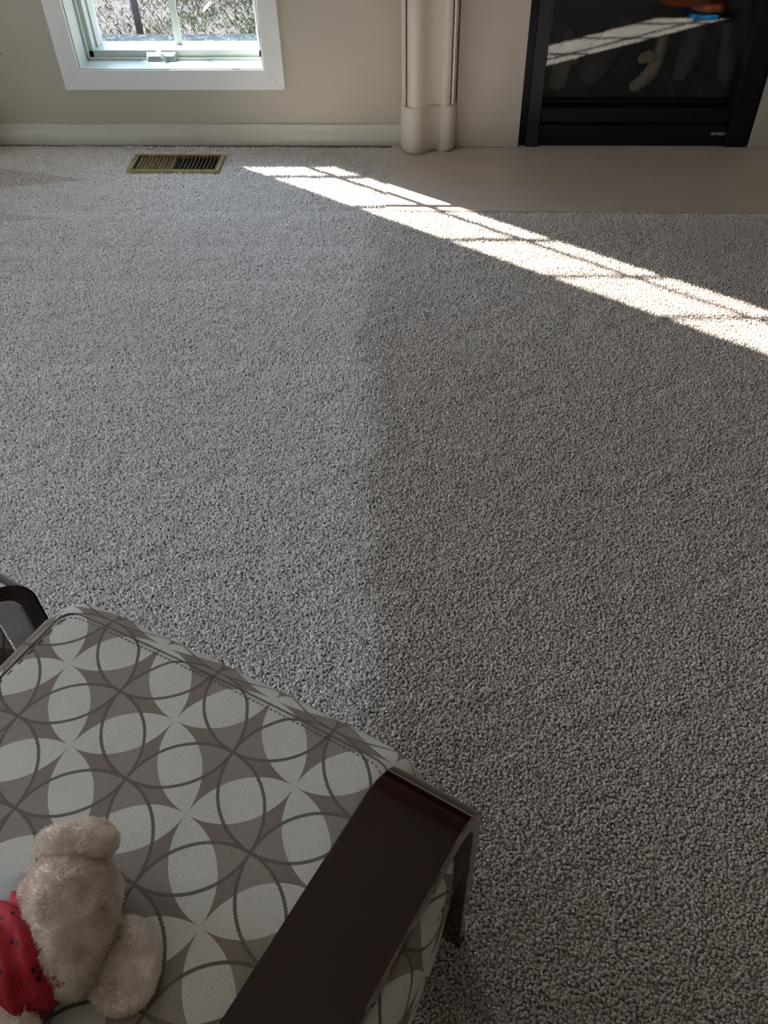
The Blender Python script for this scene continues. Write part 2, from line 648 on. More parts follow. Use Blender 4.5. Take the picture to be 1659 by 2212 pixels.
def nap_shade_field(x, y):
    """Lightness of the pile: vacuum strokes, worn areas, and shade painted in near the camera."""
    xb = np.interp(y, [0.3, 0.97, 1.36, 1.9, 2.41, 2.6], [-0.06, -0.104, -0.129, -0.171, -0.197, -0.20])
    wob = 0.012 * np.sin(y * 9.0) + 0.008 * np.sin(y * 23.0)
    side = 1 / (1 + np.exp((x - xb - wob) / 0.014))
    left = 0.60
    right = 0.25 + 0.22 * np.clip((y - 1.7) / 0.8, 0, 1) - 0.14 * np.clip((1.1 - y) / 0.7, 0, 1)  # right side: light falloff painted in as darker pile towards the camera
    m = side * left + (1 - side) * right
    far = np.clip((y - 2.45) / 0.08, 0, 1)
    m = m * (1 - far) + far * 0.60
    # parallel vacuum passes on the left side
    for yl, amp in ((2.535, .13), (2.31, .10), (2.115, .12), (1.72, .09), (1.30, .05)):
        d = (y - yl - 0.01 * np.sin(x * 3 + yl))
        m = m + side * amp * np.where(d < 0, np.exp(d / 0.05), -0.6 * np.exp(-d / 0.012))

    def tri(px, py):
        a, bq, c = px[0], px[1], px[2]
        det = (bq[1] - c[1]) * (a[0] - c[0]) + (c[0] - bq[0]) * (a[1] - c[1])
        l1 = ((bq[1] - c[1]) * (x - c[0]) + (c[0] - bq[0]) * (y - c[1])) / det
        l2 = ((c[1] - a[1]) * (x - c[0]) + (a[0] - c[0]) * (y - c[1])) / det
        l3 = 1 - l1 - l2
        return np.clip(np.minimum(np.minimum(l1, l2), l3) / 0.04, 0, 1)
    m = m - 0.26 * tri([(-1.75, 2.90), (-1.17, 2.76), (-1.65, 2.65)], 0)
    m = m - 0.24 * tri([(-1.65, 2.56), (-1.20, 2.485), (-1.55, 2.43)], 0)
    m = m - 0.18 * tri([(-1.55, 2.30), (-1.18, 2.22), (-1.50, 2.17)], 0)
    # two soft trodden patches on the right side
    m = m - 0.06 * np.exp(-(((x - .32) / .28) ** 2 + ((y - 1.25) / .35) ** 2))
    m = m + 0.05 * np.exp(-(((x - .75) / .25) ** 2 + ((y - 1.75) / .2) ** 2))
    return m


def make_pile():
    sp = 0.0047
    xs = np.arange(-2.5, 2.1, sp)
    ys = np.arange(-0.6, WY - 0.018, sp)
    X, Y = np.meshgrid(xs, ys)
    X = (X + (np.arange(X.shape[0]) % 2)[:, None] * sp * .5).ravel()
    Y = Y.ravel()
    X = X + rng.uniform(-.45, .45, X.size) * sp
    Y = Y + rng.uniform(-.45, .45, Y.size) * sp
    keep = ~((X > HX0 - .002) & (X < HX1 + .002) & (Y > HY0 - .002))
    keep &= ~((X > VX0 - .001) & (X < VX1 + .001) & (Y > VY0 - .0045) & (Y < VY1 + .001))
    X, Y = X[keep], Y[keep]
    n = X.size
    low = 0.0016 * np.sin(X * 37 + 3 * np.sin(Y * 21)) * np.sin(Y * 41 + 2 * np.sin(X * 17))
    Z = -0.0062 + rng.uniform(-.0018, .0018, n) + low
    me = bpy.data.meshes.new('carpet_pile')
    me.vertices.add(n)
    me.vertices.foreach_set('co', np.stack([X, Y, Z], 1).astype(np.float32).ravel())
    nap_shade = nap_shade_field(X, Y) + rng.normal(0, .06, n)
    a = me.attributes.new('nap_shade', 'FLOAT', 'POINT')
    a.data.foreach_set('value', np.clip(nap_shade, 0, 1).astype(np.float32))
    tilt = np.abs(rng.normal(0.62, .38, n))
    az = rng.uniform(0, 2 * np.pi, n)
    rot = np.stack([tilt, np.zeros(n), az], 1).astype(np.float32)
    r = me.attributes.new('rot', 'FLOAT_VECTOR', 'POINT')
    r.data.foreach_set('vector', rot.ravel())
    rad = rng.uniform(.0020, .0031, n)
    scl = np.stack([rad, rad * rng.uniform(.8, 1.1, n), rng.uniform(.0036, .0056, n)], 1).astype(np.float32)
    s = me.attributes.new('scl', 'FLOAT_VECTOR', 'POINT')
    s.data.foreach_set('vector', scl.ravel())
    me.update()
    o = bpy.data.objects.new('carpet_pile', me)
    scene.collection.objects.link(o)
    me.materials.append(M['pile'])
    ng = bpy.data.node_groups.new('carpet_tufts', 'GeometryNodeTree')
    ng.interface.new_socket('Geometry', in_out='INPUT', socket_type='NodeSocketGeometry')
    ng.interface.new_socket('Geometry', in_out='OUTPUT', socket_type='NodeSocketGeometry')
    N = ng.nodes.new
    gi, go = N('NodeGroupInput'), N('NodeGroupOutput')
    ico = N('GeometryNodeMeshIcoSphere')
    ico.inputs['Radius'].default_value = 1.0
    ico.inputs['Subdivisions'].default_value = 2
    sm = N('GeometryNodeSetShadeSmooth')
    mt = N('GeometryNodeSetMaterial')
    mt.inputs['Material'].default_value = M['pile']
    iop = N('GeometryNodeInstanceOnPoints')
    ra, sa = N('GeometryNodeInputNamedAttribute'), N('GeometryNodeInputNamedAttribute')
    for q, nm in ((ra, 'rot'), (sa, 'scl')):
        q.data_type = 'FLOAT_VECTOR'
        q.inputs['Name'].default_value = nm
    L = ng.links.new
    L(ico.outputs['Mesh'], sm.inputs['Geometry'])
    L(sm.outputs['Geometry'], mt.inputs['Geometry'])
    L(gi.outputs[0], iop.inputs['Points'])
    L(mt.outputs['Geometry'], iop.inputs['Instance'])
    L(ra.outputs['Attribute'], iop.inputs['Rotation'])
    L(sa.outputs['Attribute'], iop.inputs['Scale'])
    L(iop.outputs['Instances'], go.inputs[0])
    md = o.modifiers.new('tufts', 'NODES')
    md.node_group = ng
    tag(o, 'beige grey cut pile carpet with vacuum strokes covering the floor', 'carpet', kind='stuff')
    return o


make_pile()

# ---- baseboards
prof = [(WY, 0.0), (WY - .017, 0.0), (WY - .021, .008), (WY - .023, .020), (WY - .022, .034), (WY - .017, .046),
        (WY - .011, .053), (WY - .010, .062), (WY - .009, .0705), (WY - .006, .0725), (WY, .0725)]
smooth_by_angle(struct(MB().prism(prof, 'x', XL, -.1265).build('baseboard_front', M['base'])), 50)
smooth_by_angle(struct(MB().prism(prof, 'x', 1.53, XR).build('baseboard_front_right', M['base'])), 50)
struct(MB().box(XL, XL + .016, YB, DY0 - .07, -.01, .0725).box(XL, XL + .016, DY1 + .07, WY - .02, -.01, .0725).build('baseboard_left', M['base']))
struct(MB().box(XR - .016, XR, YB, WY - .02, -.01, .0725).build('baseboard_right', M['base']))

# ---------------------------------------------------------------- windows
YS, YG = 3.127, 3.192          # front of the sash, glass
BARS = [0.62, 0.955, 1.27, 1.585, 1.90, 2.21]


def make_window(name, W):
    x0, x1, z0, z1 = W
    root = struct(empty(name, ((x0 + x1) / 2, WY, z0)))
    # casing: four mitred boards on the wall face
    c = .0655
    yo = WY - .018
    m = MB()
    for (a, bq) in (((x0 - c, z0 - c), (x1 + c, z0)), ((x0 - c, z1), (x1 + c, z1 + c))):
        low = bq[1] == z0
        zi, zo = (z0, z0 - c) if low else (z1, z1 + c)
        o = [(x0, zi), (x1, zi), (x1 + c, zo), (x0 - c, zo)]
        m.prism(o, 'y', yo, WY + .002)
    for s in (0, 1):
        xi, xo = (x0, x0 - c) if s == 0 else (x1, x1 + c)
        o = [(xi, z0), (xi, z1), (xo, z1 + c), (xo, z0 - c)]
        m.prism(o, 'y', yo, WY + .002)
    cas = m.build('casing', M['trim'], root)
    bv = cas.modifiers.new('b', 'BEVEL')
    bv.width = .002
    bv.segments = 2
    # jamb liner
    g = .005
    m = MB()
    m.box(x0 - .012, x0 + g, WY - .012, ytop, z0 - .01, z1 + .01)
    m.box(x1 - g, x1 + .012, WY - .012, ytop, z0 - .01, z1 + .01)
    m.box(x0 - .012, x1 + .012, WY - .012, ytop, z1 - g, z1 + .012)
    m.build('jamb', M['sash'], root)
    MB().box(x0 - .012, x1 + .012, WY - .014, ytop, z0 - .012, z0 + .003).build('sill', M['sash'], root)
    # sash with an inner lip
    m = MB()
    w, h = .0255, .032
    xa, xb_, za, zb = x0 + g, x1 - g, z0 + .003, z1 - g
    m.box(xa, xb_, YS, YG + .03, za, za + h - .003, .002)
    m.box(xa, xb_, YS, YG + .03, zb - h, zb, .002)
    m.box(xa, xa + w, YS, YG + .03, za, zb, .002)
    m.box(xb_ - w, xb_, YS, YG + .03, za, zb, .002)
    # small stop moulding around the sash
    m.box(xa, xa + .010, YS - .012, YS, za, zb, .002)
    m.box(xb_ - .010, xb_, YS - .012, YS, za, zb, .002)
    m.box(xa, xb_, YS - .012, YS + .002, za - .002, za + .008, .002)
    m.box(xa + w, xa + w + .007, YG - .03, YG + .03, za, zb, .0015)
    m.box(xb_ - w - .007, xb_ - w, YG - .03, YG + .03, za, zb, .0015)
    sash = m.build('sash', M['sash'], root)
    gx0, gx1, gz0, gz1 = xa + w, xb_ - w, za + h - .003, zb - h
    pane = MB().box(gx0, gx1, YG, YG + .004, gz0, gz1).build('pane', M['glass'], root)
    # grille bars
    m = MB()
    xc = (x0 + x1) / 2 - .001
    m.box(xc - .0125, xc + .0125, YG - .0065, YG - .0005, gz0, gz1, .001)
    for zz in BARS:
        m.box(gx0, gx1, YG - .0065, YG - .0005, zz - .0135, zz + .0135, .001)
    m.build('grille', M['sash'], root)
    # outside sill, pale and speckled
    MB().box(x0 - .05, x1 + .05, YG + .03, YG + .21, z0 - .06, z0 + .002, .006).build('outer_sill', M['frost'], root)
    # crank operator on the lower rail
    cx = (x0 + x1) / 2 - .050
    m = MB()
    zb0 = z0 + .0035
    v = [(cx - .058, YS - .001, zb0), (cx + .058, YS - .001, zb0), (cx + .050, YS - .030, zb0), (cx - .050, YS - .030, zb0),
         (cx - .055, YS - .001, zb0 + .025), (cx + .055, YS - .001, zb0 + .025), (cx + .046, YS - .020, zb0 + .016),
         (cx - .046, YS - .020, zb0 + .016)]
    f = [(3, 2, 1, 0), (4, 5, 6, 7), (0, 1, 5, 4), (1, 2, 6, 5), (2, 3, 7, 6), (3, 0, 4, 7)]
    m.add(v, f)
    cr = m.build('crank', M['crank'], root)
    bv = cr.modifiers.new('b', 'BEVEL')
    bv.width = .003
    bv.segments = 2
    h_ = MB()
    h_.tube([(cx - .010, YS - .008, zb0 + .030), (cx + .002, YS - .022, zb0 + .026), (cx + .012, YS - .036, zb0 + .014),
             (cx + .018, YS - .044, zb0 + .006)], [.008, .0085, .007, .0055], 10, flat=.55)
    h_.build('handle', M['crank'], cr, smooth=True)
    return root


make_window('window_1', W1)

door = struct(empty('added_door_1', (XL - .1, (DY0 + DY1) / 2, 0)))  # added out of view to let more daylight into the room
m = MB()
for y0_, y1_ in ((DY0, DY0 + .07), (DY1 - .07, DY1), ((DY0 + DY1) / 2 - .06, (DY0 + DY1) / 2 + .06)):
    m.box(XL - .13, XL - .07, y0_, y1_, -.01, DZ1, .003)
m.box(XL - .13, XL - .07, DY0, DY1, -.01, .09, .003)
m.box(XL - .13, XL - .07, DY0, DY1, DZ1 - .08, DZ1, .003)
m.build('frame', M['sash'], door)
MB().box(XL - .102, XL - .098, DY0 + .07, DY1 - .07, .09, DZ1 - .08).build('pane', M['glass'], door)
m = MB()
m.box(XL - .015, XL + .018, DY0 - .07, DY0, -.01, DZ1 + .07, .003)
m.box(XL - .015, XL + .018, DY1, DY1 + .07, -.01, DZ1 + .07, .003)
m.box(XL - .015, XL + .018, DY0, DY1, DZ1, DZ1 + .07, .003)
m.build('casing', M['trim'], door)

# ---------------------------------------------------------------- fireplace surround (stone)
sur = empty('fireplace_surround', (0.69, 3.0, 0.0015))
tag(sur, 'cream limestone fireplace surround with moulded pilaster left of the black firebox', 'fireplace surround')
HZ = 0.0015
PLINTH = [(-.1265, WY), (-.1265, 3.01), (-.122, 2.980), (-.109, 2.961), (-.095, 2.950), (-.079, 2.945), (-.062, 2.947),
          (-.046, 2.958), (-.030, 2.972), (-.014, 2.981), (.003, 2.985), (.013, 2.985), (.019, 2.979), (.030, 2.974),
          (.043, 2.973), (.053, 2.977), (.062, 2.986), (.0665, 3.004), (.0665, WY)]
SHAFT = [(-.1225, WY), (-.1225, 2.992), (-.121, 2.972), (-.117, 2.958), (-.1115, 2.953), (-.1065, 2.957), (-.1045, 2.984),
         (-.1020, 2.957), (-.096, 2.944), (-.087, 2.936), (-.076, 2.932), (-.064, 2.934), (-.052, 2.941), (-.040, 2.951),
         (-.026, 2.961), (-.010, 2.968), (.006, 2.971), (.015, 2.971), (.0185, 2.966), (.026, 2.961), (.036, 2.961),
         (.0435, 2.967), (.0455, 2.992), (.0478, 2.967), (.054, 2.963), (.059, 2.970), (.0615, 2.985), (.0615, WY)]


def mir(pts, s):
    return pts if s > 0 else [(1.382 - p[0], p[1]) for p in pts][::-1]


def scaled(pts, off):
    """Outline pulled towards the wall and its own middle, for a rounded edge."""
    cx = sum(p[0] for p in pts) / len(pts)
    out = []
    for p in pts:
        k = 1 if p[1] < WY - .001 else 0
        out.append((p[0] - math.copysign(min(off, abs(p[0] - cx)), p[0] - cx) * .8, p[1] + k * off))
    return out


def sweep(levels, outline_fn, mbx):
    n = None
    rings = []
    for z, off in levels:
        r = [(x, y, z) for x, y in outline_fn(off)]
        n = len(r)
        rings.append(r)
    v = [p for r in rings for p in r]
    f = []
    for i in range(len(rings) - 1):
        for k in range(n):
            f.append((i * n + k, i * n + (k + 1) % n, (i + 1) * n + (k + 1) % n, (i + 1) * n + k))
    f.append(tuple(range(n - 1, -1, -1)))
    f.append(tuple(range((len(rings) - 1) * n, len(rings) * n)))
    mbx.add(v, f)


for s in (1, -1):
    m = MB()
    sweep([(HZ, .010), (HZ + .004, .005), (HZ + .012, .001), (HZ + .03, 0), (.156, 0), (.161, .0015), (.1635, .005), (.1640, .016)],
          lambda off: scaled(mir(PLINTH, s), off), m)
    smooth_by_angle(m.build('plinth', M['stone'], sur), 38)
    m = MB()
    sweep([(.164, .014), (.1675, .014), (.168, .001), (.170, 0), (1.10, 0)], lambda off: scaled(mir(SHAFT, s), off), m)
    smooth_by_angle(m.build('pilaster', M['stone'], sur), 38)
    m = MB()
    xs = (-.14, .08) if s > 0 else (1.302, 1.522)
    m.box(xs[0], xs[1], 2.93, WY, 1.10, 1.16, .006)
    m.build('capital', M['stone'], sur)
m = MB().box(.0668, .2905, 3.018, WY, HZ + .001, 1.10, .0012)
m.build('panel', M['panel'], sur)
m = MB().box(1.0965, 1.3152, 3.018, WY, HZ + .001, 1.10, .0012)
m.build('panel', M['panel'], sur)
MB().box(.2905, 1.0965, 3.018, WY, .785, 1.10, .0012).build('panel', M['panel'], sur)
MB().box(-.15, 1.53, 2.90, WY, 1.16, 1.22, .01).build('mantel_shelf', M['stone'], sur)

hearth = MB().box(HX0, HX1, HY0, WY, -.03, HZ, .0012).build('hearth_slab', M['hearth'], loc=(.69, 2.8, 0))
tag(hearth, 'flat honed beige stone hearth slab set flush in the carpet before the fireplace', 'hearth')

# ---------------------------------------------------------------- fireplace insert
ins = empty('fireplace_insert', (.69, 3.05, HZ))
tag(ins, 'black metal gas fireplace insert with dark glass front and logs', 'fireplace')
m = MB()
IX0, IX1 = .2912, 1.0960
TOP = .784
m.box(IX0, .3165, 3.036, 3.30, HZ + .001, TOP)                 # recessed black edge strip
m.box(1.086, IX1, 3.036, 3.30, HZ + .001, TOP)
m.box(.3165, 1.086, 3.030, 3.30, .745, TOP)
m.build('outer_frame', M['black_metal'], ins)
m = MB()
m.box(.3170, .3600, 3.020, 3.072, HZ + .002, .745, .002)
m.build('stile', M['grey_metal'], ins)
m = MB()
m.box(1.0110, 1.0855, 3.022, 3.072, HZ + .002, .745, .002)
m.build('stile', M['black_metal'], ins)
# door bottom rail and top rail round the glass
m = MB()
m.box(.3605, 1.0105, 3.050, 3.085, .690, .744, .002)
m.build('door_rail', M['black_metal'], ins)
m = MB()
m.box(.3605, 1.0105, 3.064, 3.085, .120, .146, .002)
m.build('door_rail', M['black_metal'], ins)
for z0, z1 in ((.0885, .1345), (.0270, .0765)):
    m = MB()
    m.prism([(3.024, z0), (3.024, z1 - .004), (3.028, z1), (3.038, z1), (3.038, z0)], 'x', .3620, 1.0095)
    lv = m.build('louver', M['black_metal'], ins)
    bv = lv.modifiers.new('b', 'BEVEL')
    bv.width = .0015
m = MB()
m.box(.3605, 1.0105, 3.046, 3.06, HZ + .001, .120)
m.build('backing', M['dark'], ins)
m = MB()
m.box(.3605, 1.0105, 3.034, 3.050, HZ + .001, .0225, .001)
m.build('kick_rail', M['black_metal'], ins)
m = MB().box(.3605, 1.0105, 3.0735, 3.0785, .140, .695)
m.build('glass_front', M['fireglass'], ins)
# firebox lining, open to the front
m = MB()
fx0, fx1, fy0, fy1, fz0, fz1 = .325, 1.078, 3.088, 3.52, .110, .742
v = [(fx0, fy0, fz0), (fx1, fy0, fz0), (fx1 - .10, fy1, fz0), (fx0 + .10, fy1, fz0),
     (fx0, fy0, fz1), (fx1, fy0, fz1), (fx1 - .10, fy1, fz1), (fx0 + .10, fy1, fz1)]
m.add(v, [(0, 1, 2, 3), (7, 6, 5, 4), (0, 3, 7, 4), (2, 1, 5, 6), (3, 2, 6, 7)])
m.build('firebox', M['firebox'], ins)
# maker's lettering at the lower right of the louver
cu = bpy.data.curves.new('lettering', 'FONT')
cu.body = 'HEAT&GLO'
cu.size = .0145
cu.shear = .35
cu.extrude = .0003
cu.align_x = 'LEFT'
cu.offset = .0002
cu.space_character = .92
tx = bpy.data.objects.new('lettering', cu)
scene.collection.objects.link(tx)
tx.data.materials.append(M['logo'])
tx.parent = ins
tx.rotation_euler = (math.pi / 2, 0, 0)
tx.scale = (.72, .9, 1)
tx.location = Vector((.955, 3.0233, .0445)) - ins.location
tx['label'] = 'small silver slanted lettering'


def log(name, pts, radii, material, label, branch=None):
    m = MB()
    m.tube(pts, radii, 14, jitter=.10)
    if branch:
        m.tube(branch[0], branch[1], 12, jitter=.10)
    o = m.build(name, material, smooth=True, loc=pts[0])
    tag(o, label, 'log', 'logs behind the fireplace glass')
    return o


log('ceramic_log', [(.415, 3.150, .150), (.418, 3.156, .165), (.432, 3.19, .20), (.447, 3.24, .255), (.455, 3.27, .30)],
    [.018, .031, .034, .028, .018], M['log'], 'short tan ceramic log at the left end behind the fireplace glass',
    ([(.440, 3.20, .225), (.475, 3.195, .235), (.485, 3.185, .225)], [.022, .018, .010]))
log('ceramic_log', [(.505, 3.155, .175), (.515, 3.160, .185), (.56, 3.20, .225), (.61, 3.25, .28), (.65, 3.30, .33)],
    [.022, .040, .046, .042, .025], M['log_dark'], 'thick sooty log second from the left behind the fireplace glass')
log('ceramic_log', [(.682, 3.140, .147), (.687, 3.143, .158), (.715, 3.150, .178), (.740, 3.156, .205), (.752, 3.165, .238),
                    (.762, 3.180, .275), (.775, 3.21, .33)],
    [.010, .020, .023, .024, .024, .020, .012], M['log'], 'forked pale tan log in the middle behind the fireplace glass',
    ([(.752, 3.165, .240), (.722, 3.158, .256), (.698, 3.152, .250), (.688, 3.150, .242)], [.022, .020, .017, .009]))
log('ceramic_log', [(.84, 3.17, .175), (.85, 3.18, .19), (.875, 3.22, .27), (.895, 3.27, .36), (.90, 3.30, .42)],
    [.018, .028, .040, .040, .025], M['log_dark'], 'tall dark log leaning right behind the fireplace glass')
log('ceramic_log', [(1.005, 3.15, .172), (1.002, 3.155, .185), (.997, 3.19, .25), (.995, 3.24, .33)],
    [.016, .028, .030, .022], M['log_dark'], 'dim log propped at the far right behind the fireplace glass')
g = MB()
g.box(.40, 1.0, 3.13, 3.16, .111, .120)
for k in range(6):
    g.box(.43 + k * .1, .437 + k * .1, 3.12, 3.36, .111, .135)
tag(g.build('log_grate', M['black_metal'], loc=(.7, 3.2, .111)), 'dark bar grate under the logs behind the fireplace glass', 'grate')

# ---------------------------------------------------------------- floor register
reg = empty('floor_register', ((VX0 + VX1) / 2, (VY0 + VY1) / 2, -.010))
tag(reg, 'rectangular brass floor register with curved fins in the carpet below the window', 'floor vent')
MB().box(VX0 + .006, VX1 - .006, VY0 + .006, VY1 - .006, -.0100, -.0085).build('duct_shade', M['dark'], reg)  # flat black sheet standing in for the darkness below the fins
m = MB()
rw, zt = .0125, .0060


def frame_ring(mb, x0, x1, y0, y1, xi0, xi1, yi0, yi1, z0, z1, zi):
    """Bevelled picture-frame ring."""
    o = [(x0, y0), (x1, y0), (x1, y1), (x0, y1)]
    i = [(xi0, yi0), (xi1, yi0), (xi1, yi1), (xi0, yi1)]
    oo = [(x0 + .003, y0 + .003), (x1 - .003, y0 + .003), (x1 - .003, y1 - .003), (x0 + .003, y1 - .003)]
    v = [(*p, z0) for p in o] + [(*p, z1) for p in oo] + [(*p, z1) for p in i] + [(*p, zi) for p in i]
    f = []
    for k in range(4):
        j = (k + 1) % 4
        f += [(k, j, 4 + j, 4 + k), (4 + k, 4 + j, 8 + j, 8 + k), (8 + k, 8 + j, 12 + j, 12 + k)]
    mb.add(v, f)


frame_ring(m, VX0, VX1, VY0, VY1, VX0 + .020, VX1 - .014, VY0 + rw * .6, VY1 - rw, -.008, zt, -.008)
m.build('frame', M['brass'], reg)
fx_a, fx_b = VX0 + .026, VX1 - .018
midx = (fx_a + fx_b) / 2
for side in (0, 1):
    for k in range(10):
        x = (fx_a + .008 + k * (midx - fx_a - .016) / 9.5) if side == 0 else (midx + .010 + k * (fx_b - midx - .012) / 9.5)
        lean = -.0050 if side == 0 else .0040
        m = MB()
        y0, y1 = VY0 + rw * .6, VY1 - rw
        v, f = [], []
        ns, nz = 8, 4
        th = .0016
        for sgn in (0, 1):
            for i in range(ns + 1):
                t = i / ns
                bow = .0035 * math.sin(math.pi * t) * (1 if side == 1 else .4)
                for j in range(nz + 1):
                    q = j / nz
                    v.append((x + bow + lean * (q ** 1.5) * 1.0 + sgn * th, y0 + (y1 - y0) * t, -.0082 + q * .0110))
        st = (ns + 1) * (nz + 1)
        for i in range(ns):
            for j in range(nz):
                a = i * (nz + 1) + j
                f.append((a, a + 1, a + nz + 2, a + nz + 1))
                f.append((st + a, st + a + nz + 1, st + a + nz + 2, st + a + 1))
            a = i * (nz + 1) + nz
            f.append((a, st + a, st + a + nz + 1, a + nz + 1))
        m.add(v, f)
        m.build('fin', M['brass'], reg, smooth=False)

# ---------------------------------------------------------------- armchair
A = math.radians(28)
E28 = Vector((math.cos(A), -math.sin(A), 0))
N28 = Vector((math.sin(A), math.cos(A), 0))
B_ = math.radians(25)
E25 = Vector((math.cos(B_), -math.sin(B_), 0))
N25 = Vector((math.sin(B_), math.cos(B_), 0))


def P28(lat, dep, z):
    return E28 * lat + N28 * dep + Vector((0, 0, z))


def P25(lat, dep, z):
    return E25 * lat + N25 * dep + Vector((0, 0, z))


chair = empty('armchair', P28(-.495, .10, -.009))
tag(chair, 'low armchair with circle patterned seat and curved dark mahogany wood arms', 'armchair')

PAT_A = 0.113
PAT_ROT = math.radians(19)
PAT_O = Vector((-.382, .421))


def pattern_uv(o, uvpts):
    me = o.data
    lay = me.uv_layers.new(name='pattern')
    c, s = math.cos(PAT_ROT), math.sin(PAT_ROT)
    for l in me.loops:
        p = uvpts[l.vertex_index]
        x, y = p[0] - PAT_O.x, p[1] - PAT_O.y
        lay.data[l.index].uv = ((c * x + s * y) / PAT_A, (-s * x + c * y) / PAT_A)


def round_box(sx, sy, sz, r, nx, ny, nz):
    """Rounded box centred on 0: list of verts, faces, normals."""
    def lin(s, n):
        inner = s / 2 - r
        e = [-s / 2 + r * (1 - math.cos(t)) for t in (0, .35, .75, 1.15)]
        mid = list(np.linspace(-inner, inner, n))
        return e + mid + [-q for q in e][::-1]
    bm = bmesh.new()
    xs, ys, zs = lin(sx, nx), lin(sy, ny), lin(sz, nz)
    idx = {}

    def vid(i, j, k):
        key = (i, j, k)
        if key not in idx:
            idx[key] = bm.verts.new((xs[i], ys[j], zs[k]))
        return idx[key]
    I, J, K = len(xs) - 1, len(ys) - 1, len(zs) - 1
    for i in range(I):
        for j in range(J):
            bm.faces.new((vid(i, j, K), vid(i + 1, j, K), vid(i + 1, j + 1, K), vid(i, j + 1, K)))
            bm.faces.new((vid(i, j, 0), vid(i, j + 1, 0), vid(i + 1, j + 1, 0), vid(i + 1, j, 0)))
    for i in range(I):
        for k in range(K):
            bm.faces.new((vid(i, 0, k), vid(i + 1, 0, k), vid(i + 1, 0, k + 1), vid(i, 0, k + 1)))
            bm.faces.new((vid(i, J, k), vid(i, J, k + 1), vid(i + 1, J, k + 1), vid(i + 1, J, k)))
    for j in range(J):
        for k in range(K):
            bm.faces.new((vid(0, j, k), vid(0, j, k + 1), vid(0, j + 1, k + 1), vid(0, j + 1, k)))
            bm.faces.new((vid(I, j, k), vid(I, j + 1, k), vid(I, j + 1, k + 1), vid(I, j, k + 1)))
    nrm = []
    for v in bm.verts:
        c = Vector((max(-sx / 2 + r, min(sx / 2 - r, v.co.x)), max(-sy / 2 + r, min(sy / 2 - r, v.co.y)),
                    max(-sz / 2 + r, min(sz / 2 - r, v.co.z))))
        d = v.co - c
        d = d.normalized() if d.length > 1e-9 else Vector((0, 0, 1))
        v.co = c + d * r
        nrm.append(d)
    bm.verts.index_update()
    vs_ = [v.co.copy() for v in bm.verts]
    fs_ = [tuple(v.index for v in f.verts) for f in bm.faces]
    bm.free()
    return vs_, fs_, nrm


# seat cushion
SL0, SL1, SD0, SD1, SZ0, SZ1 = -.698, -.168, -.150, .399, .330, .446
vs_, fs_, nr_ = round_box(SL1 - SL0, SD1 - SD0, SZ1 - SZ0, .042, 34, 36, 5)
W_, Dp_, H_ = SL1 - SL0, SD1 - SD0, SZ1 - SZ0
wv, uvp = [], []
for p, n in zip(vs_, nr_):
    u, v = p.x / (W_ / 2), p.y / (Dp_ / 2)
    lat = (SL0 + SL1) / 2 + p.x
    dep = (SD0 + SD1) / 2 + p.y
    z = (SZ0 + SZ1) / 2 + p.z
    drop = max(0.0, H_ / 2 - p.z)
    hx, hy = abs(n.x), abs(n.y)
    wx = hx / (hx + hy + 1e-6)
    arc = drop + .012 * min(1, drop / .042)
    fl = lat + math.copysign(arc * wx, p.x) * (1 if hx > .02 else 0)
    fd = dep + math.copysign(arc * (1 - wx), p.y) * (1 if hy > .02 else 0)
    top = max(0, p.z / (H_ / 2))
    z += top * (.012 * (1 - u * u) * (1 - v * v) - .004)
    z += .0014 * noise.noise(Vector((lat * 14, dep * 14, z * 9))) + .0010 * noise.noise(Vector((lat * 40, dep * 22, 3)))
    # soft front edge: the boxing puckers along the seam
    if p.y > Dp_ / 2 - .05:
        dep += .0010 * noise.noise(Vector((lat * 26, 1.0, z * 20))) + .006 * math.cos(u * 1.4) - .003
        z -= .006 * max(0, abs(u) - .8) / .2
    w = P25(lat, dep, z)
    wv.append(w)
    q = P25(fl, fd, 0)
    uvp.append((q.x, q.y))
seat = mesh_obj('seat_cushion', wv, fs_, M['fabric'], chair, smooth=True)
pattern_uv(seat, uvp)


def seat_top(lat, dep):
    u = (lat - (SL0 + SL1) / 2) / (W_ / 2)
    v = (dep - (SD0 + SD1) / 2) / (Dp_ / 2)
    return SZ1 + .012 * (1 - u * u) * (1 - v * v) - .004


# twin stitched seam along the front and side edges of the seat
for nm, inset, rad, dash in (('seam', .034, .0010, False), ('stitching', .0400, .0008, True)):
    m = MB()
    path = []
    n_ = 150
    for i in range(n_ + 1):
        t = i / n_
        lat = SL0 + inset + (SL1 - SL0 - 2 * inset) * t
        c_ = min(1.0, min(t, 1 - t) / .05)
        dep = SD1 - inset - .012 * (1 - math.sqrt(max(0, 1 - (1 - c_) ** 2)))
        uu = (lat - (SL0 + SL1) / 2) / (W_ / 2)
        dep += .006 * math.cos(uu * 1.4) - .003
        # follow the rounded edge
        over = max(0, (.042 - inset))
        zz = seat_top(lat, dep) - (.042 - math.sqrt(max(0, .042 ** 2 - over ** 2))) + .0003
        zz -= .006 * max(0, abs(uu) - .8) / .2
        path.append(P25(lat, dep, zz))
    left = []
    for i in range(41):
        t = i / 40
        lat, dep = SL0 + inset, SD1 - inset - .012 - t * .33
        over = max(0, (.042 - inset))
        zz = seat_top(lat, dep) - (.042 - math.sqrt(max(0, .042 ** 2 - over ** 2))) + .0003
        left.append(P25(lat, dep, zz))
    for pth in (path, left):
        if dash:
            for i in range(0, len(pth) - 1, 2):
                m.tube([pth[i], pth[i].lerp(pth[i + 1], .9)], rad, 5)
        else:
            m.tube(pth, rad, 6)
    m.build(nm, M['thread'], chair, smooth=True)

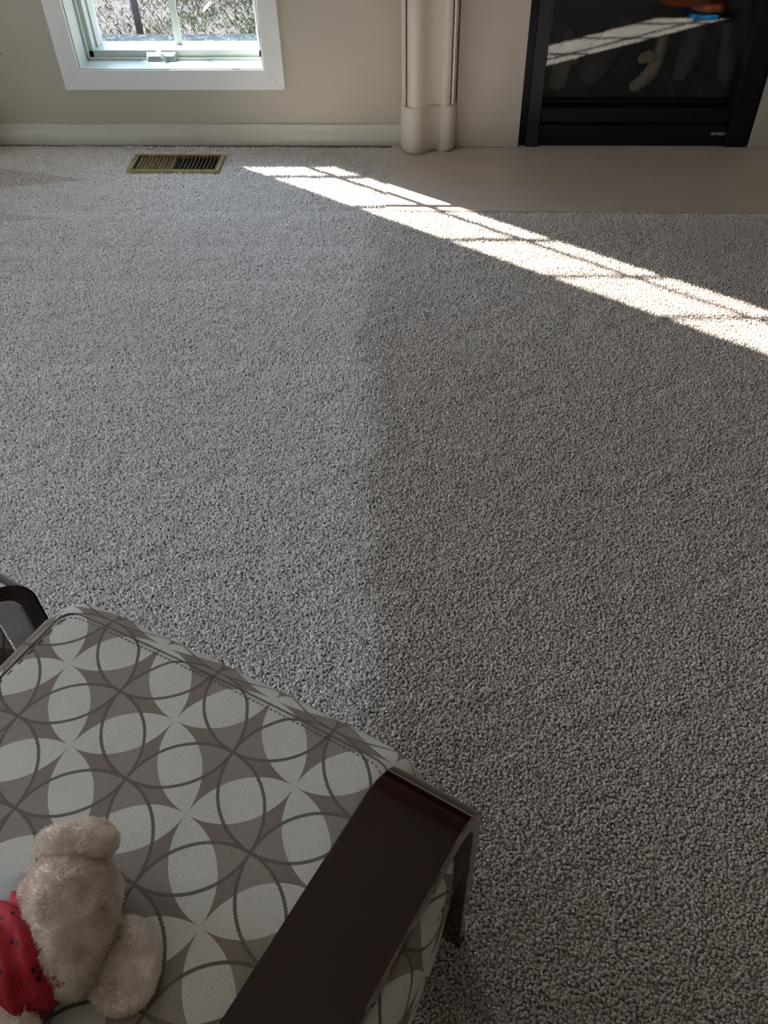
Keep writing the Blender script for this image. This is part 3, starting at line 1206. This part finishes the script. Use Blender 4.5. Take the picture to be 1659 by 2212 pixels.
# upholstered box under the arms
UL0, UL1, UD0, UD1, UZ0, UZ1 = -.872, -.112, -.30, .322, .165, .432
for nm, (l0, l1, d0, d1, z0, z1) in (('seat_base', (UL0 + .11, UL1 - .11, UD0, UD1 - .012, UZ0 + .03, .345)),
                                     ('side_panel', (UL1 - .105, UL1, UD0, .318, .285, UZ1)),
                                     ('side_panel', (UL0, UL0 + .085, UD0, UD1 - .03, UZ0, .395))):
    sx, sy, sz = l1 - l0, d1 - d0, z1 - z0
    vs_, fs_, nr_ = round_box(sx, sy, sz, .018, 8, 24, 14)
    wv, uvp = [], []
    for p, n in zip(vs_, nr_):
        lat, dep, z = (l0 + l1) / 2 + p.x, (d0 + d1) / 2 + p.y, (z0 + z1) / 2 + p.z
        bul = (1 - (p.z / (sz / 2)) ** 2) * (1 - (p.y / (sy / 2)) ** 4)
        if n.x > .3:
            lat += (.004 + .016 * min(1, max(0, (.32 - dep) / .16))) * bul - .012 * max(0, (dep - .22) / .10) ** 2
        elif n.x < -.3:
            lat -= .010 * bul
        drop = z1 - z
        if nm == 'side_panel' and p.z < 0:
            z -= .07 * max(0, (.30 - dep) / .3) * (-p.z / (sz / 2))
        fl = lat + math.copysign(drop, p.x) if abs(n.x) > .3 else lat
        fd = dep + (math.copysign(drop, p.y) if abs(n.y) > .3 and abs(n.x) <= .3 else 0)
        lat += .0012 * noise.noise(Vector((dep * 20, z * 14, 2)))
        wv.append(P28(lat, dep, z))
        q = P28(fl, fd, 0)
        uvp.append((q.x, q.y))
    o = mesh_obj(nm, wv, fs_, M['fabric'], chair, smooth=True)
    pattern_uv(o, uvp)
m = MB()
for i in range(46):
    d = -.12 + i * .0095
    m.tube([P28(UL1 + .0012, d, UZ1 - .022), P28(UL1 + .0012, d + .005, UZ1 - .022)], .0011, 5)
m.build('stitching', M['thread'], chair)


def arm(lat_in, lat_out, front, name='armrest'):
    """Bent wooden arm: front leg, tight bend, flat top and rear leg as one board."""
    ztop, zf = .467, -.0095
    outer, inner = [], []

    def add(do, zo, di, zi):
        outer.append((do, zo))
        inner.append((di, zi))
    add(front + .003, zf, front - .017, zf)
    for t in (.2, .45, .7, .85):
        add(front + .003 * (1 - t), zf + (.375 - zf) * t, front - .018 - .003 * t, zf + (.375 - zf) * t)
    R, r = .082, .046
    co = (front - R, ztop - R)
    ci = (front - .023 - r, ztop - .024 - r)
    for k in range(15):
        a = math.pi / 2 * k / 14
        bulge = .004 * math.sin(a * 2)
        add(co[0] + (R + bulge) * math.cos(a), co[1] + (R + bulge) * math.sin(a),
            ci[0] + r * math.cos(a), ci[1] + r * math.sin(a))
    for d in (.20, .12, .04, -.04, -.12, -.20):
        add(d, ztop - .004 * ((.28 - d) / .4) ** 2, d, ztop - .024 - .004 * ((.28 - d) / .4) ** 2)
    for k in range(1, 9):
        a = math.pi / 2 * k / 8
        add(-.24 - .075 * math.sin(a), ztop - .006 - .075 * (1 - math.cos(a)),
            -.24 - .048 * math.sin(a), ztop - .030 - .048 * (1 - math.cos(a)))
    add(-.325, zf, -.302, zf)
    ch = .0022
    # section ring: outer-inside, outer-outside chamfer, side, inner-outside, inner-inside
    v, f, mi = [], [], []
    n = len(outer)
    for (do, zo), (di, zi) in zip(outer, inner):
        dv = Vector((di - do, zi - zo)).normalized() * ch
        ring = [(lat_in, do + dv.x, zo + dv.y), (lat_in + ch, do, zo), (lat_out - ch, do, zo),
                (lat_out, do + dv.x, zo + dv.y), (lat_out, di - dv.x * .5, zi - dv.y * .5), (lat_out - ch * .5, di, zi),
                (lat_in + ch * .5, di, zi), (lat_in, di - dv.x * .5, zi - dv.y * .5)]
        v += [P28(*q) for q in ring]
    sgn = 1 if lat_out > lat_in else -1
    for i in range(n - 1):
        for k in range(8):
            a, b2 = i * 8 + k, i * 8 + (k + 1) % 8
            q = (a, b2, b2 + 8, a + 8)
            f.append(q if sgn > 0 else q[::-1])
            mi.append(1 if k == 2 else 0)
    f.append(tuple(range(8)))
    mi.append(0)
    f.append(tuple(range((n - 1) * 8, n * 8))[::-1])
    mi.append(0)
    o = mesh_obj(name, v, f, M['wood'], chair, mats=[M['wood'], M['worn']], face_mats=mi)
    smooth_by_angle(o, 28)
    return o


arm(-.2245, -.1205, .371)
arm(-.772, -.873, .340)
# rails joining the two arms under the seat
m = MB()
for d in (.24, -.26):
    q = [P28(-.80, d, .19), P28(-.19, d, .19)]
    m.tube(q, .018, 10)
m.build('seat_rail', M['wood'], chair, smooth=True)


# ---------------------------------------------------------------- plush toy on the seat
def smin(a, b2, k):
    h = max(0.0, min(1.0, .5 + .5 * (b2 - a) / k))
    return b2 * (1 - h) + a * h - k * h * (1 - h)


def blob(center, balls, k=.02, sub=4, wrinkle=.0):
    """Star-shaped smooth union of spheres, as (verts, faces)."""
    bm = bmesh.new()
    bmesh.ops.create_icosphere(bm, subdivisions=sub, radius=1)
    c = Vector(center)
    vs2, fs2 = [], []
    for v in bm.verts:
        d = v.co.normalized()

        def sdf(p):
            r = None
            for bc, br in balls:
                q = p - Vector(bc)
                if isinstance(br, tuple):
                    kk = Vector((q.x / br[0], q.y / br[1], q.z / br[2]))
                    s = (kk.length - 1) * min(br)
                else:
                    s = q.length - br
                r = s if r is None else smin(r, s, k)
            return r
        lo, hi = 0.0, .4
        for _ in range(26):
            mid = (lo + hi) / 2
            if sdf(c + d * mid) < 0:
                lo = mid
            else:
                hi = mid
        p = c + d * lo
        if wrinkle:
            p += d * wrinkle * (noise.noise(p * 40) + .9 * noise.noise(p * 85))
        vs2.append(p)
    bm.verts.index_update()
    fs2 = [tuple(v.index for v in f.verts) for f in bm.faces]
    bm.free()
    return vs2, fs2


def furry(vs2, fs2, count, length, seed, zmin):
    """Adds short tapering fibres over a surface and returns one joined mesh."""
    rg = np.random.default_rng(seed)
    V = np.array([tuple(v) for v in vs2])
    F = np.array(fs2)
    a, b2, c = V[F[:, 0]], V[F[:, 1]], V[F[:, 2]]
    nn = np.cross(b2 - a, c - a)
    ar = np.linalg.norm(nn, axis=1)
    nn = nn / ar[:, None]
    pick = rg.choice(len(F), count, p=ar / ar.sum())
    w = rg.dirichlet((1, 1, 1), count)
    p = a[pick] * w[:, :1] + b2[pick] * w[:, 1:2] + c[pick] * w[:, 2:]
    n = nn[pick]
    clump = np.stack([np.sin(p[:, 0] * 170 + 2 * np.sin(p[:, 1] * 130)), np.sin(p[:, 1] * 180 + 2 * np.sin(p[:, 2] * 120)),
                      np.sin(p[:, 2] * 160 + p[:, 0] * 90)], 1)
    d = n + .55 * clump + rg.normal(0, .35, n.shape)
    d /= np.linalg.norm(d, axis=1)[:, None]
    L = length * rg.uniform(.6, 1.2, count)[:, None]
    side = np.cross(d, rg.normal(0, 1, n.shape))
    side /= np.linalg.norm(side, axis=1)[:, None] + 1e-9
    wd = .00055
    base = p - n * .0008
    v1, v2, v3 = base - side * wd, base + side * wd, base + d * L
    nv = np.stack([v1, v2, v3], 1).reshape(-1, 3)
    k = len(vs2)
    nf = (np.arange(count * 3).reshape(-1, 3) + k)
    return list(vs2) + [tuple(q) for q in nv], [tuple(q) for q in fs2] + [tuple(int(i) for i in q) for q in nf]


plush = empty('plush_toy', (-.318, .225, .452))
tag(plush, 'cream plush animal with floppy ears and red bandana lying on the patterned seat', 'plush toy')
vs2, fs2 = blob((-.308, .240, .497), [((-.312, .250, .498), (.043, .043, .042)), ((-.303, .217, .495), (.031, .034, .036)),
                                      ((-.296, .188, .486), (.011, .016, .018))], .018, 5, .0030)
v3, f3 = furry(vs2, fs2, 30000, .0050, 1, .45)
mesh_obj('head', v3, f3, M['fur'], plush, smooth=True)
vs2, fs2 = blob((-.308, .291, .525), [((-.330, .287, .519), (.019, .012, .013)), ((-.310, .291, .526), (.024, .013, .014)),
                                      ((-.294, .293, .526), (.016, .012, .013))], .020, 4, .001)
v3, f3 = furry(vs2, fs2, 9000, .0042, 2, .45)
mesh_obj('ear', v3, f3, M['fur'], plush, smooth=True)
vs2, fs2 = blob((-.258, .206, .463), [((-.263, .224, .464), (.014, .020, .008)), ((-.259, .204, .463), (.023, .027, .009)),
                                      ((-.257, .194, .463), (.020, .019, .008))], .014, 4, .001)
v3, f3 = furry(vs2, fs2, 12000, .0042, 3, .45)
mesh_obj('ear', v3, f3, M['fur'], plush, smooth=True)
vs2, fs2 = blob((-.375, .118, .492), [((-.367, .128, .490), (.062, .055, .036)), ((-.400, .06, .495), (.068, .065, .042))],
                .03, 5, .0015)
v3, f3 = furry(vs2, fs2, 18000, .0055, 4, .45)
mesh_obj('body', v3, f3, M['fur'], plush, smooth=True)
vs2, fs2 = blob((-.460, .10, .470), [((-.46, .10, .470), (.045, .03, .018)), ((-.49, .09, .468), (.035, .028, .018))], .02, 4, .001)
v3, f3 = furry(vs2, fs2, 6000, .0045, 5, .45)
mesh_obj('arm', v3, f3, M['fur'], plush, smooth=True)
# bandana: a wrinkled collar round the neck
m = MB()
rings, segs = 22, 64
v, f = [], []
ax0, ax1 = Vector((-.370, .174, .492)), Vector((-.324, .222, .494))
for i in range(rings):
    t = i / (rings - 1)
    c = ax0.lerp(ax1, t)
    d = (ax1 - ax0).normalized()
    s_ = d.cross(Vector((0, 0, 1))).normalized()
    u_ = s_.cross(d)
    r0 = .043 + .004 * math.sin(math.pi * t) - .008 * abs(t - .5)
    if i in (0, rings - 1):
        r0 -= .012
    for k in range(segs):
        a = 2 * math.pi * k / segs
        fold = .0040 * math.sin(t * 21 + 2.6 * math.sin(a * 2 + 1)) + .0035 * noise.noise(Vector((a * 2.2, t * 4, 5)))
        fold += .0032 * noise.noise(Vector((math.cos(a) * 6, math.sin(a) * 6, t * 10)))
        rr = r0 + fold
        p = c + s_ * math.cos(a) * rr * 1.12 + u_ * math.sin(a) * rr * .80
        p.z = max(p.z, .455)
        v.append(p)
for i in range(rings - 1):
    for k in range(segs):
        a, b2 = i * segs + k, i * segs + (k + 1) % segs
        f.append((a, b2, b2 + segs, a + segs))
mesh_obj('bandana', v, f, M['bandana'], plush, smooth=True)
# pale stitched-on label standing out behind the collar
m = MB()
v, f = [], []
for i in range(9):
    for j in range(5):
        a, b2 = i / 8, j / 4
        v.append((-.425 + .062 * a - .004 * b2, .238 + .036 * b2 + .002 * a, .470 + .014 * math.sin(a * 2.6) + .010 * (1 - b2)))
nb = len(v)
v += [(p[0], p[1], p[2] - .0012) for p in v]
for i in range(8):
    for j in range(4):
        a = i * 5 + j
        f += [(a, a + 5, a + 6, a + 1), (nb + a, nb + a + 1, nb + a + 6, nb + a + 5)]
for i in range(8):
    f += [(i * 5, nb + i * 5, nb + i * 5 + 5, i * 5 + 5), (i * 5 + 4, i * 5 + 9, nb + i * 5 + 9, nb + i * 5 + 4)]
for j in range(4):
    f += [(j, j + 1, nb + j + 1, nb + j), (40 + j, nb + 40 + j, nb + 41 + j, 41 + j)]
o = mesh_obj('cloth_tag', v, f, M['tag'], plush, smooth=True)
o['label'] = 'pale white cloth tag'

# ---------------------------------------------------------------- dried plant beside the window, one leaf tip inside the frame
pl = empty('dried_plant', (-1.80, 2.82, -.010))
tag(pl, 'dried plant in brown floor vase left of the window, one leaf tip showing', 'plant')
prof_ = [(.0, -.0095), (.075, -.0095), (.088, .02), (.098, .09), (.088, .17), (.058, .235), (.05, .26), (.058, .275), (.052, .275), (.044, .255), (.0, .25)]
m = MB()
sg = 32
v = [(-1.80 + r_ * math.cos(2 * math.pi * k / sg), 2.82 + r_ * math.sin(2 * math.pi * k / sg), z_) for r_, z_ in prof_ for k in range(sg)]
f = [(i * sg + k, i * sg + (k + 1) % sg, (i + 1) * sg + (k + 1) % sg, (i + 1) * sg + k) for i in range(len(prof_) - 1) for k in range(sg)]
m.add(v, f)
m.build('vase', M['ceramic'], pl, smooth=True)
tips = [(-1.479, 2.995, .3215), (-1.66, 2.70, .62), (-1.92, 2.72, .60), (-1.86, 2.95, .66), (-1.74, 2.92, .70), (-1.98, 2.86, .45)]
for t_ in tips:
    base_, tip_ = Vector((-1.80, 2.82, .255)), Vector(t_)
    mid_ = base_.lerp(tip_, .55) + Vector((0, 0, .10))
    d_ = (tip_ - base_).normalized()
    sd = d_.cross(Vector((0, 0, 1))).normalized()
    v, f = [], []
    for i in range(13):
        t = i / 12
        p = base_ * (1 - t) ** 2 + mid_ * 2 * t * (1 - t) + tip_ * t * t
        w_ = .011 * math.sin(math.pi * min(1, .12 + t * .9)) + .0006
        up_ = Vector((0, 0, .0016))
        v += [p - sd * w_ - up_ * .3, p + up_, p + sd * w_ - up_ * .3, p - up_]
    for i in range(12):
        for k in range(4):
            a_, b2 = i * 4 + k, i * 4 + (k + 1) % 4
            f.append((a_, b2, b2 + 4, a_ + 4))
    f += [(3, 2, 1, 0), (48, 49, 50, 51)]
    mesh_obj('leaf', v, f, M['leafbrown'], pl, smooth=True)

# ---------------------------------------------------------------- orange toy on the carpet, right of the frame, seen in the glass
toy = empty('toy_boat', (1.27, 1.60, 0))
tag(toy, 'orange and blue toy on the sunlit carpet, mirrored in the fireplace glass', 'toy')
m = MB()
m.prism([(1.185, 1.735), (1.300, 1.715), (1.335, 1.60), (1.28, 1.50), (1.16, 1.52)], 'z', -.004, .015)
hl = m.build('hull', M['blue'], toy)
bv = hl.modifiers.new('b', 'BEVEL')
bv.width = .004
bv.segments = 2
vs2, fs2 = blob((1.22, 1.65, .065), [((1.25, 1.670, .048), (.07, .050, .034)), ((1.12, 1.63, .075), (.10, .05, .045)),
                                     ((1.318, 1.665, .055), (.022, .05, .036))], .03, 4)
mesh_obj('deck', vs2, fs2, M['orange'], toy, smooth=True)

# ---------------------------------------------------------------- outside
n_ = 120
xs = np.linspace(-9, 9, n_)
ys = np.linspace(3.4, 14, n_)
v, f = [], []
for j in range(n_):
    for i in range(n_):
        x, y = xs[i], ys[j]
        z = -.36 + .03 * noise.noise(Vector((x * 1.7, y * 1.7, 0))) + .02 * noise.noise(Vector((x * 6, y * 6, 1)))
        v.append((x, y, z))
for j in range(n_ - 1):
    for i in range(n_ - 1):
        a = j * n_ + i
        f.append((a, a + 1, a + n_ + 1, a + n_))
lawn = struct(mesh_obj('ground', v, f, M['ground'], smooth=True))


def make_grass():
    rg = np.random.default_rng(3)
    n = 42000
    x = rg.uniform(-4.2, 0.4, n)
    y = rg.uniform(4.6, 7.4, n)
    dens = np.array([noise.noise(Vector((a * 1.6, c * 1.6, 7))) for a, c in zip(x, y)])
    dens += .55 * np.clip((x + 1.75) / .5, -1, 1)
    green = np.clip(.72 + .8 * np.exp(-(((x + 1.42) / .30) ** 2 + ((y - 5.62) / .22) ** 2)) + rg.normal(-.35, .25, n), 0, 1)
    keep = rg.uniform(-1.0, .55, n) < dens
    x, y, green = x[keep], y[keep], green[keep]
    n = x.size
    h = rg.uniform(.012, .042, n)
    az = rg.uniform(0, 2 * np.pi, n)
    lean = rg.uniform(.2, 1.2, n) * h
    wd = rg.uniform(.0010, .0022, n)
    z0 = np.full(n, -.365)
    cx, sx = np.cos(az), np.sin(az)
    V = np.empty((n, 4, 3))
    V[:, 0] = np.stack([x - sx * wd, y + cx * wd, z0], 1)
    V[:, 1] = np.stack([x + sx * wd, y - cx * wd, z0], 1)
    V[:, 2] = np.stack([x + cx * lean * .4 + sx * wd * .6, y + sx * lean * .4 - cx * wd * .6, z0 + h * .7], 1)
    V[:, 3] = np.stack([x + cx * lean, y + sx * lean, z0 + h], 1)
    idx = np.arange(n) * 4
    F = [(int(i), int(i + 1), int(i + 2)) for i in idx] + [(int(i), int(i + 2), int(i + 3)) for i in idx]
    me = bpy.data.meshes.new('lawn_grass')
    me.from_pydata([tuple(p) for p in V.reshape(-1, 3)], [], F)
    at = me.attributes.new('tone', 'FLOAT', 'POINT')
    at.data.foreach_set('value', np.repeat(green, 4).astype(np.float32))
    me.materials.append(M['grass'])
    o = bpy.data.objects.new('lawn_grass', me)
    scene.collection.objects.link(o)
    tag(o, 'sparse sunlit grass growing on the bare dirt outside the window', 'grass', kind='stuff')


make_grass()
tree = empty('young_tree', (-1.79, 5.45, -.37))
tag(tree, 'thin dark sapling trunk rising from the dirt outside the window', 'tree')
m = MB()
m.tube([(-1.785, 5.43, -.40), (-1.80, 5.47, -.2), (-1.83, 5.50, .1), (-1.86, 5.52, .6), (-1.86, 5.55, 1.2), (-1.88, 5.55, 1.9)],
       [.020, .022, .024, .024, .018, .008], 10, jitter=.1)
m.build('trunk', M['bark'], tree, smooth=True)
m = MB()
for i in range(10):
    z = .8 + i * .11
    a = i * 2.4
    p0 = Vector((-1.86, 5.54, z))
    m.tube([p0, p0 + Vector((math.cos(a) * .18, math.sin(a) * .18, .16)), p0 + Vector((math.cos(a) * .34, math.sin(a) * .34, .36))],
           [.008, .005, .002], 6)
m.build('branch', M['bark'], tree, smooth=True)
v = [(-1.475, 5.78, -.335), (-1.455, 5.80, -.322), (-1.440, 5.86, -.315), (-1.445, 5.90, -.300), (-1.462, 5.87, -.310), (-1.478, 5.82, -.322)]
v2 = [(p[0], p[1], p[2] - .002) for p in v]
lf = mesh_obj('dead_leaf', v + v2, [(0, 1, 2, 3, 4, 5), (11, 10, 9, 8, 7, 6)] + [(i, 6 + i, 6 + (i + 1) % 6, (i + 1) % 6) for i in range(6)],
              M['leafwhite'], loc=(-1.46, 5.83, -.33))
tag(lf, 'single pale dead leaf lying on the green patch outside the window', 'leaf')
